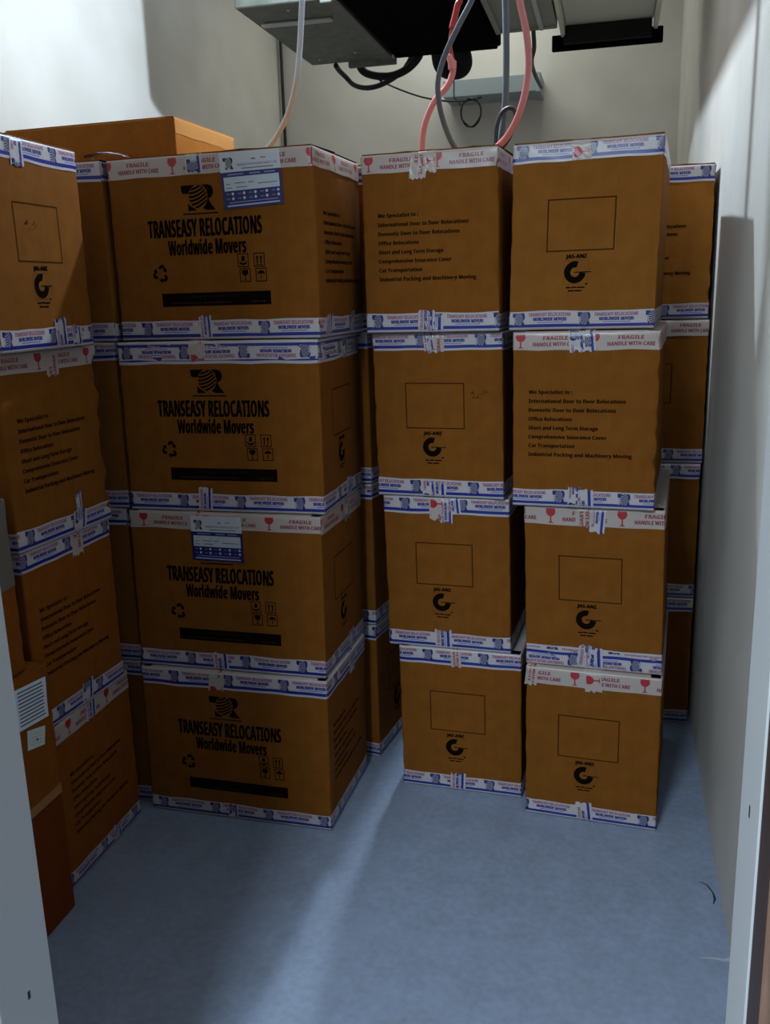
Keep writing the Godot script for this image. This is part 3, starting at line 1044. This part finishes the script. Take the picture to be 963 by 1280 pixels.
func art_certified(w: float, h: float) -> Array:
	var a := PackedVector2Array()
	a_frame(a, 0.25 * w, h * 0.425, 0.71 * w, h * 0.705, 0.0034)
	var b := PackedVector2Array()
	a_text(b, "JAS-ANZ", 0.385 * w, 0.53 * w, h * 0.387, 0.021 * h, true, 0.0014)
	var c := Vector2(0.452 * w, h * 0.312)
	a_ring(b, c, 0.0115, 0.0272, 72, 355, 30)
	a_rect(b, c.x - 0.002, c.y - 0.0012, c.x + 0.040, c.y + 0.0012)
	for q in [[0.393, 0.425, 0.226], [0.43, 0.465, 0.227], [0.47, 0.522, 0.226], [0.408, 0.45, 0.208], [0.455, 0.503, 0.208]]:
		a_rect(b, q[0] * w, h * q[2], q[1] * w, h * (q[2] + 0.0075))
	a_rect(b, 0.525 * w, h * 0.243, 0.54 * w, h * 0.252)
	var g := PackedVector2Array()
	a_frame(g, 0.375 * w, h * 0.248, 0.545 * w, h * 0.375, 0.0011)
	return [[a, M.line], [b, M.ink], [g, M.faint]]

func mark(called: String, b: Carton, f: int, kind: String, parent: Node3D):
	var arts := art_company(b.length(f), b.h) if kind == "company" else art_services(b.length(f), b.h) if kind == "services" else art_certified(b.length(f), b.h)
	for k in arts.size():
		put(called if k == 0 else called + "_detail", carton_print(b, f, arts[k][0], 0.0004 if k == 0 else 0.0007), arts[k][1], parent)

# one carton. spec keys: at (front right bottom corner x, z), turn, tier, shear, wide (front is the long side), tone,
# prints {side: kind}, top / base (tape kind per edge: "m" mover, "M" mover upside down, "f" fragile), tabs [[side, top, share, kind, hang, wide]]
func carton(spec: Dictionary) -> Node3D:
	var b := Carton.new()
	var wide: bool = spec.get("wide", false)
	b.w = BOX_LONG if wide else BOX_SHORT
	b.d = BOX_SHORT if wide else BOX_LONG
	b.h = BOX_TALL
	b.shear = -float(spec.get("shear", 0.0))
	b.salt = float(taken.get("moving_carton", 0)) * 3.7
	for f in 4:
		b.bulge[f] = float(spec.get("bulge", 0.003)) * (0.6 + 0.4 * rng.randf()) * (1.0 if f < 2 else 0.3)
	if spec.has("dents"):
		b.dents = spec.dents
	for f in spec.get("bulges", {}):
		b.bulge[f] = spec.bulges[f]
	var turn: float = spec.turn
	var u := Vector3(cos(turn), 0, -sin(turn))
	var v := Vector3(-sin(turn), 0, -cos(turn))
	var corner := Vector3(spec.at[0], float(spec.tier) * TIER + 0.002, spec.at[1])
	var t := thing("moving_carton", corner - u * b.w / 2.0 + v * b.d / 2.0, turn)
	tag(t, spec.label, "carton", "printed moving cartons")
	put("body", carton_body(b), M[spec.get("tone", "kraft")], t)
	for f in [0, 1, 3]:
		var kinds := [spec.get("top", "m"), spec.get("base", "m")]
		for e in 2:
			var k: String = kinds[e]
			var fragile := k.begins_with("f")
			put("edge_tape", edge_tape(b, f, e == 0, 0.187 if fragile else 0.168, k == "M", rng.randf() if not spec.has("phase") else float(spec.phase[e]), TAPE + rng.randf_range(-0.002, 0.003)), M.fragile_tape if fragile else M.mover_tape, t)
			if k == "M" and f < 2:
				put("edge_tape", edge_tape(b, f, e == 0, 0.168, false, rng.randf(), TAPE + 0.012, 0.0003), M.mover_tape, t)
	for q in spec.get("tabs", []):
		var f: int = q[0]
		var frag: bool = q[3] == "f"
		put("tape_tab", tape_tab(b, f, q[1], float(q[2]) * b.length(f), q[5] if q.size() > 5 else 0.046, q[4], 0.187 if frag else 0.168, rng.randf_range(-0.12, 0.12), 0.0014), M.fragile_tape if frag else M.mover_tape, t)
	for f in spec.prints:
		mark("printed_panel", b, f, spec.prints[f], t)
	if spec.has("sticker"):
		var c := []
		for p in spec.sticker:
			c.append(Vector2(p[0] * b.w, p[1] * b.h))
		var o := put("address_label", sticker(b, 0, c, 0.0030), M.address_label, t)
		o.set_meta("label", "blue and white address label")
	if spec.has("smudge"):
		var sm := PackedVector2Array()
		for i in 14:
			var c := Vector2((float(spec.smudge[0]) + rng.randf_range(-0.05, 0.07)) * b.w, (float(spec.smudge[1]) + rng.randf_range(-0.022, 0.022)) * b.h)
			var along := Vector2.from_angle(rng.randf_range(0.3, 1.3)) * rng.randf_range(0.003, 0.008)
			var across := along.orthogonal().normalized() * rng.randf_range(0.0006, 0.0014)
			a_quad(sm, c - along, c + across, c + along, c - across)
		put("smudge", carton_print(b, 0, sm, 0.0007), M.line, t)
	if spec.get("curl", false):
		# a loose end of top tape curling over towards the next carton
		var cr := []
		var cu := []
		var cv := []
		for j in 7:
			var row := []
			var ru := []
			var rv := []
			for i in 9:
				var q := float(i) / 8.0
				row.append(Vector3(b.w / 2 - 0.055 + 0.115 * q, b.h + 0.014 + 0.012 * sin(q * PI * 0.9) - 0.006 * q + 0.002 * sin(j * 1.3 + q * 5.0), b.d / 2 - 0.062 + 0.008 * j + 0.006 * q))
				ru.append(q * 0.6)
				rv.append(0.1 + j * 0.12)
			cr.append(row)
			cu.append(ru)
			cv.append(rv)
		put("curled_tape", sheet(cr, cu, cv), M.mover_tape, t)
	if spec.get("flaps", false):
		# the closing flaps stand a little proud of the top
		for s in [1.0, -1.0]:
			var st := begin()
			var lift := rng.randf_range(0.004, 0.012)
			var x0 := -b.w / 2 + 0.003 + b.shear * b.h
			var x1 := b.w / 2 - 0.003 + b.shear * b.h
			var z0: float = s * (b.d / 2 - 0.002)
			var z1: float = s * 0.002
			var y0 := b.h + 0.0032
			for q in [[z0, z1]]:
				var n := 12
				for i in n:
					var xa := lerpf(x0, x1, float(i) / n)
					var xb := lerpf(x0, x1, float(i + 1) / n)
					var la := y0 + lift * (0.5 + 0.5 * rough.get_noise_2d(xa * 3.0 + b.salt, s))
					var lb := y0 + lift * (0.5 + 0.5 * rough.get_noise_2d(xb * 3.0 + b.salt, s))
					var ea := y0 + 0.003 * maxf(0.0, rough.get_noise_2d(xa * 4.0, s + b.salt))
					var eb := y0 + 0.003 * maxf(0.0, rough.get_noise_2d(xb * 4.0, s + b.salt))
					var p := [Vector3(xa, ea, q[0]), Vector3(xb, eb, q[0]), Vector3(xb, lb, q[1]), Vector3(xa, la, q[1])]
					var th := Vector3(0, -0.0028, 0)
					if s > 0:
						p = [p[3], p[2], p[1], p[0]]
					quad(st, p[0], p[1], p[2], p[3])
					quad(st, p[3] + th, p[2] + th, p[1] + th, p[0] + th)
					quad(st, p[3], p[2], p[2] + th, p[3] + th)
					quad(st, p[1], p[0], p[0] + th, p[1] + th)
			put("top_flap", end(st), M[spec.get("tone", "kraft")], t)
	return t

func build_cartons():
	# wide stack, company side to the door
	carton({"at": [-0.717, -2.2229], "turn": -0.0374, "tier": 3, "shear": 0.0014, "wide": true, "prints": {0: "company", 1: "services"}, "top": "f", "base": "m", "flaps": true,
		"bulges": {1: 0.015}, "tabs": [[0, true, 0.44, "m", 0.045], [0, false, 0.445, "m", 0.062, 0.035], [1, false, 0.16, "m", 0.055], [1, false, 0.68, "m", 0.062, 0.03]], "sticker": [[0.565, 0.995], [0.852, 0.998], [0.862, 0.716], [0.58, 0.70]],
		"label": "top carton of the wide-faced stack, tilted blue and white address label on its upper edge"})
	carton({"at": [-0.7258, -2.2211], "turn": -0.003, "tier": 2, "shear": -0.006, "wide": true, "prints": {0: "company", 1: "certified"}, "top": "M", "base": "m",
		"tabs": [[0, true, 0.41, "f", 0.05], [0, false, 0.40, "m", 0.066, 0.04], [1, true, 0.62, "m", 0.06], [1, false, 0.62, "m", 0.06]],
		"label": "second carton down in the wide-faced stack, company name in full and no address label"})
	carton({"at": [-0.738, -2.2053], "turn": -0.0191, "tier": 1, "shear": -0.012, "wide": true, "prints": {0: "company", 1: "certified"}, "top": "f", "base": "m",
		"tabs": [[0, true, 0.36, "f", 0.04], [0, false, 0.45, "m", 0.05], [1, true, 0.6, "m", 0.06], [1, false, 0.64, "m", 0.06]], "sticker": [[0.335, 0.985], [0.60, 0.985], [0.605, 0.705], [0.335, 0.71]],
		"label": "third carton down in the wide-faced stack, straight address label covering its logo"})
	carton({"at": [-0.7391, -2.191], "turn": -0.0203, "tier": 0, "shear": -0.014, "wide": true, "prints": {0: "company", 1: "services"}, "top": "m", "base": "m",
		"tabs": [[0, true, 0.42, "f", 0.056], [0, false, 0.47, "m", 0.045, 0.03], [1, true, 0.62, "m", 0.06]],
		"label": "bottom carton of the wide-faced stack, standing on the floor"})
	# narrow stack in the middle
	carton({"at": [-0.2901, -2.4275], "turn": -0.0682, "tier": 3, "shear": 0.0054, "prints": {0: "services"}, "top": "f", "base": "m", "flaps": true,
		"bulges": {3: 0.017}, "tabs": [[0, true, 0.44, "f", 0.068, 0.045], [0, true, 0.50, "f", 0.052, 0.045], [0, false, 0.46, "m", 0.056, 0.045], [0, false, 0.52, "m", 0.042, 0.05]],
		"dents": [0.007, 0.002], "label": "top carton of the middle narrow stack, list of services under fragile tape"})
	carton({"at": [-0.2799, -2.4536], "turn": -0.0789, "tier": 2, "shear": 0.011, "prints": {0: "certified"}, "top": "m", "base": "m",
		"tabs": [[0, true, 0.50, "f", 0.052], [0, true, 0.44, "m", 0.05, 0.03], [0, false, 0.42, "m", 0.045, 0.04], [0, false, 0.49, "m", 0.04]],
		"smudge": [0.82, 0.635], "label": "second carton down in the middle narrow stack, faint smudge at its frame's corner"})
	carton({"at": [-0.2607, -2.469], "turn": -0.0519, "tier": 1, "shear": 0.013, "prints": {0: "certified"}, "top": "m", "base": "m",
		"tabs": [[0, true, 0.43, "f", 0.066, 0.045], [0, true, 0.51, "m", 0.073, 0.036], [0, true, 0.56, "m", 0.045, 0.04], [0, false, 0.46, "m", 0.058, 0.05]],
		"label": "third carton down in the middle narrow stack, ragged tape hanging over its frame"})
	carton({"at": [-0.2271, -2.4683], "turn": -0.0459, "tier": 0, "shear": 0.008, "prints": {0: "certified"}, "top": "m", "base": "m",
		"tabs": [[0, true, 0.47, "f", 0.052, 0.03], [0, false, 0.47, "m", 0.056]],
		"label": "bottom carton of the middle narrow stack, standing on the floor beside the pale streak"})
	# front right stack
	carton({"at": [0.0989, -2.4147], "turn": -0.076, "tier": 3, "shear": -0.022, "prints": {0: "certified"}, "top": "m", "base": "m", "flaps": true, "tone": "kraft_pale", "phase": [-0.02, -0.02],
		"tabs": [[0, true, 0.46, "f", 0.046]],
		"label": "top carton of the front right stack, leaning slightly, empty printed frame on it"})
	carton({"at": [0.1155, -2.367], "turn": -0.0753, "tier": 2, "shear": 0.001, "prints": {0: "services"}, "top": "f", "base": "m",
		"phase": [0.0, 0.4], "tabs": [[0, true, 0.44, "m", 0.05, 0.04], [0, true, 0.51, "m", 0.048, 0.04], [0, false, 0.44, "m", 0.056, 0.03], [0, false, 0.52, "m", 0.05]],
		"dents": [0.011, 0.002], "label": "second carton down in the front right stack, list of services and fragile tape"})
	carton({"at": [0.1543, -2.3841], "turn": -0.0719, "tier": 1, "shear": 0.020, "prints": {0: "certified"}, "top": "f", "base": "M",
		"tabs": [[0, true, 0.44, "f", 0.052], [0, true, 0.54, "m", 0.068, 0.04], [0, false, 0.45, "m", 0.068, 0.05], [0, false, 0.51, "m", 0.06, 0.05]],
		"label": "third carton down in the front right stack, fragile tape above an empty frame"})
	carton({"at": [0.1553, -2.367], "turn": -0.0787, "tier": 0, "shear": 0.0, "prints": {0: "certified"}, "top": "f", "base": "m",
		"tabs": [[0, true, 0.50, "f", 0.056], [0, true, 0.05, "f", 0.056, 0.034], [0, false, 0.47, "m", 0.058, 0.045]],
		"label": "bottom carton of the front right stack, on the open floor with fragile tape"})
	# left stack beside the door jamb, end sides facing across the room
	carton({"at": [-1.2725, -2.0856], "turn": PI / 2, "tier": 3, "prints": {0: "certified"}, "top": "m", "base": "m", "flaps": true, "bulge": 0.004,
		"tabs": [[0, true, 0.36, "m", 0.06], [0, false, 0.62, "m", 0.07], [0, false, 0.80, "m", 0.05, 0.04]],
		"smudge": [0.40, 0.60], "label": "top carton of the left stack, empty printed frame and light falling across it"})
	carton({"at": [-1.2950, -2.1226], "turn": 1.5, "tier": 2, "prints": {0: "services"}, "top": "f", "base": "m", "bulge": 0.007,
		"tabs": [[0, true, 0.52, "f", 0.06], [0, false, 0.62, "m", 0.10, 0.022], [0, false, 0.62, "m", 0.055, 0.05]],
		"dents": [0.013, 0.004], "label": "second carton down in the left stack, list of services under a torn fragile tape"})
	carton({"at": [-1.3100, -2.1300], "turn": 1.525, "tier": 1, "prints": {0: "services"}, "top": "m", "base": "m", "bulge": 0.006, "tone": "kraft_dark",
		"tabs": [[0, true, 0.60, "f", 0.06], [0, false, 0.52, "m", 0.06]],
		"label": "third carton down in the left stack, list of services half hidden by a plain carton"})
	carton({"at": [-1.3257, -2.1708], "turn": 1.5795, "tier": 0, "prints": {0: "services"}, "top": "f", "base": "m", "tone": "kraft_dark",
		"tabs": [[0, true, 0.46, "m", 0.05], [0, false, 0.62, "m", 0.05, 0.04]],
		"label": "bottom carton of the left stack, on the floor behind the plain brown carton"})
	# far right stack against the wall
	var far_labels := ["top carton of the far right stack by the wall, end of its service list showing", "second carton down in the far right stack by the wall, corner of a frame showing", "third carton down in the dark far right stack by the wall", "bottom carton of the dark far right stack by the wall, on the floor"]
	var fx := [0.2875, 0.2925, 0.289, 0.2885]
	for k in 4:  # top carton wears the paler tone, lamp light put into its colour
		carton({"at": [fx[k], -3.06], "turn": 0.0, "tier": 3 - k, "prints": {0: "services" if k == 0 else "certified"}, "top": "f" if k == 1 else "m", "base": "m", "flaps": k == 0, "tone": "kraft_lamplit" if k == 0 else "kraft",
			"dents": [0.010 if k == 0 else 0.003, 0.003], "label": far_labels[k]})
	# dark stack between the left stack and the wide one
	var dx := [-1.296, -1.305, -1.317, -1.319]
	var slit_labels := ["top carton in the slit between left and wide stacks, loose tape curling off its top", "second carton down in the slit between the left and wide stacks", "third carton down in the slit between the left and wide stacks", "bottom carton in the slit between the left and wide stacks, on the floor"]
	for k in 4:
		carton({"at": [dx[k], -2.236], "turn": 0.0, "tier": 3 - k, "wide": true, "prints": {}, "flaps": k == 0, "curl": k == 0, "label": slit_labels[k]})
	# stack behind the wide one
	var back_labels := ["top carton of the stack hidden behind the wide-faced stack", "second carton down behind the wide-faced stack, thin strip showing", "third carton down behind the wide-faced stack, thin strip showing", "bottom carton behind the wide-faced stack, strip showing beside the floor streak"]
	for k in 4:
		carton({"at": [-0.690 if k == 0 else -0.7035 - 0.001 * k, -2.632], "turn": -0.03 if k == 0 else -0.12, "tier": 3 - k, "wide": true, "prints": {1: "certified"}, "flaps": k == 0, "label": back_labels[k]})
	# stack that carries the plain flat carton
	for k in 4:
		carton({"at": [-1.300, -2.615], "turn": 0.0, "tier": 3 - k, "wide": true, "prints": {}, "label": ["topmost", "second", "third", "lowest"][k] + " carton of the unseen stack underneath the plain flat carton"})
	plain_cartons()

func plain_body(t: Node3D, w: float, h: float, d: float, tone: String, salt: float, called := "body") -> Carton:
	var b := Carton.new()
	b.w = w
	b.h = h
	b.d = d
	b.salt = salt
	b.bulge = [0.003, 0.002, 0.001, 0.001]
	put(called, carton_body(b), M[tone], t)
	return b

func plain_cartons():
	var t := thing("plain_carton", Vector3(-1.539, 1.8445, -2.812), -0.035)
	tag(t, "plain flat brown carton lying on top at the back, above the left stacks", "carton")
	var b := plain_body(t, 0.585, 0.157, 0.405, "kraft_plain", 91.0)
	put("clear_tape", edge_tape(b, 1, true, 1.0, false, 0.0, 0.045), M.clear_tape, t)
	put("top_flap", block(Vector3(-0.287, 0.158, -0.198), Vector3(0.287, 0.1605, -0.002), 0.001), M.kraft_plain, t)
	put("top_flap", block(Vector3(-0.287, 0.158, 0.002), Vector3(0.287, 0.1605, 0.198), 0.001), M.kraft_plain, t)

	# by the door jamb: a reddish carton on the floor, a tan one on it, a grubby one on top
	t = thing("plain_carton", Vector3(-1.53, 0.001, -1.468), PI / 2)
	tag(t, "reddish brown plain carton on the floor beside the left door jamb", "carton")
	b = plain_body(t, 0.56, 0.315, 0.50, "kraft_red", 97.0)
	t = thing("plain_carton", Vector3(-1.53, 0.318, -1.472), PI / 2)
	tag(t, "tan carton with two white paper labels beside the left door jamb", "carton")
	b = plain_body(t, 0.56, 0.342, 0.50, "kraft_dark", 103.0)
	var o := put("list_label", sticker(b, 0, [Vector2(0.405, 0.329), Vector2(0.546, 0.312), Vector2(0.540, 0.214), Vector2(0.402, 0.230)], 0.0008), M.list_label, t)
	o.set_meta("label", "white paper label printed with lines")
	o = put("small_label", sticker(b, 0, [Vector2(0.455, 0.216), Vector2(0.522, 0.198), Vector2(0.512, 0.154), Vector2(0.448, 0.170)], 0.0008), M.small_label, t)
	o.set_meta("label", "small pale paper label")
	put("clear_tape", edge_tape(b, 0, false, 1.0, false, 0.0, 0.028), M.clear_tape, t)
	t = thing("plain_carton", Vector3(-1.548, 0.663, -1.475), PI / 2)
	tag(t, "narrow grubby carton wrapped in grey tape, behind the left door jamb", "carton")
	b = plain_body(t, 0.45, 0.405, 0.50, "kraft_dark", 109.0)
	put("dusty_tape", edge_tape(b, 0, true, 1.0, false, 0.0, 0.20), M.dusty_tape, t)

func ribbon(pts: Array, wide: Array) -> ArrayMesh:
	var st := begin()
	for i in pts.size() - 1:
		var a: Vector2 = pts[i]
		var b: Vector2 = pts[i + 1]
		var n := (b - a).orthogonal().normalized()
		var p := a + n * float(wide[i])
		var q := a - n * float(wide[i])
		var r := b - n * float(wide[i + 1])
		var s := b + n * float(wide[i + 1])
		var y := 0.0004
		quad(st, Vector3(p.x, y, p.y), Vector3(q.x, y, q.y), Vector3(r.x, y, r.y), Vector3(s.x, y, s.y))
	return end(st)

func build_marks():
	var f := get_node("floor")
	var o := put("surface_mark", ribbon([Vector2(0.23, -1.875), Vector2(0.26, -1.880), Vector2(0.285, -1.878), Vector2(0.301, -1.885)], [0.001, 0.003, 0.004, 0.007]), M.strip_pale, f)  # paler strip on the floor, widening towards the right wall
	o.set_meta("label", "pale strip on the floor by the right jamb")
	o = put("surface_mark", ribbon([Vector2(0.255, -2.16), Vector2(0.272, -2.15), Vector2(0.284, -2.12), Vector2(0.286, -2.095), Vector2(0.280, -2.075)], [0.001, 0.002, 0.002, 0.003, 0.001]), M.scuff_dark, f)
	o.set_meta("label", "dark curved scuff on the floor by the right wall")
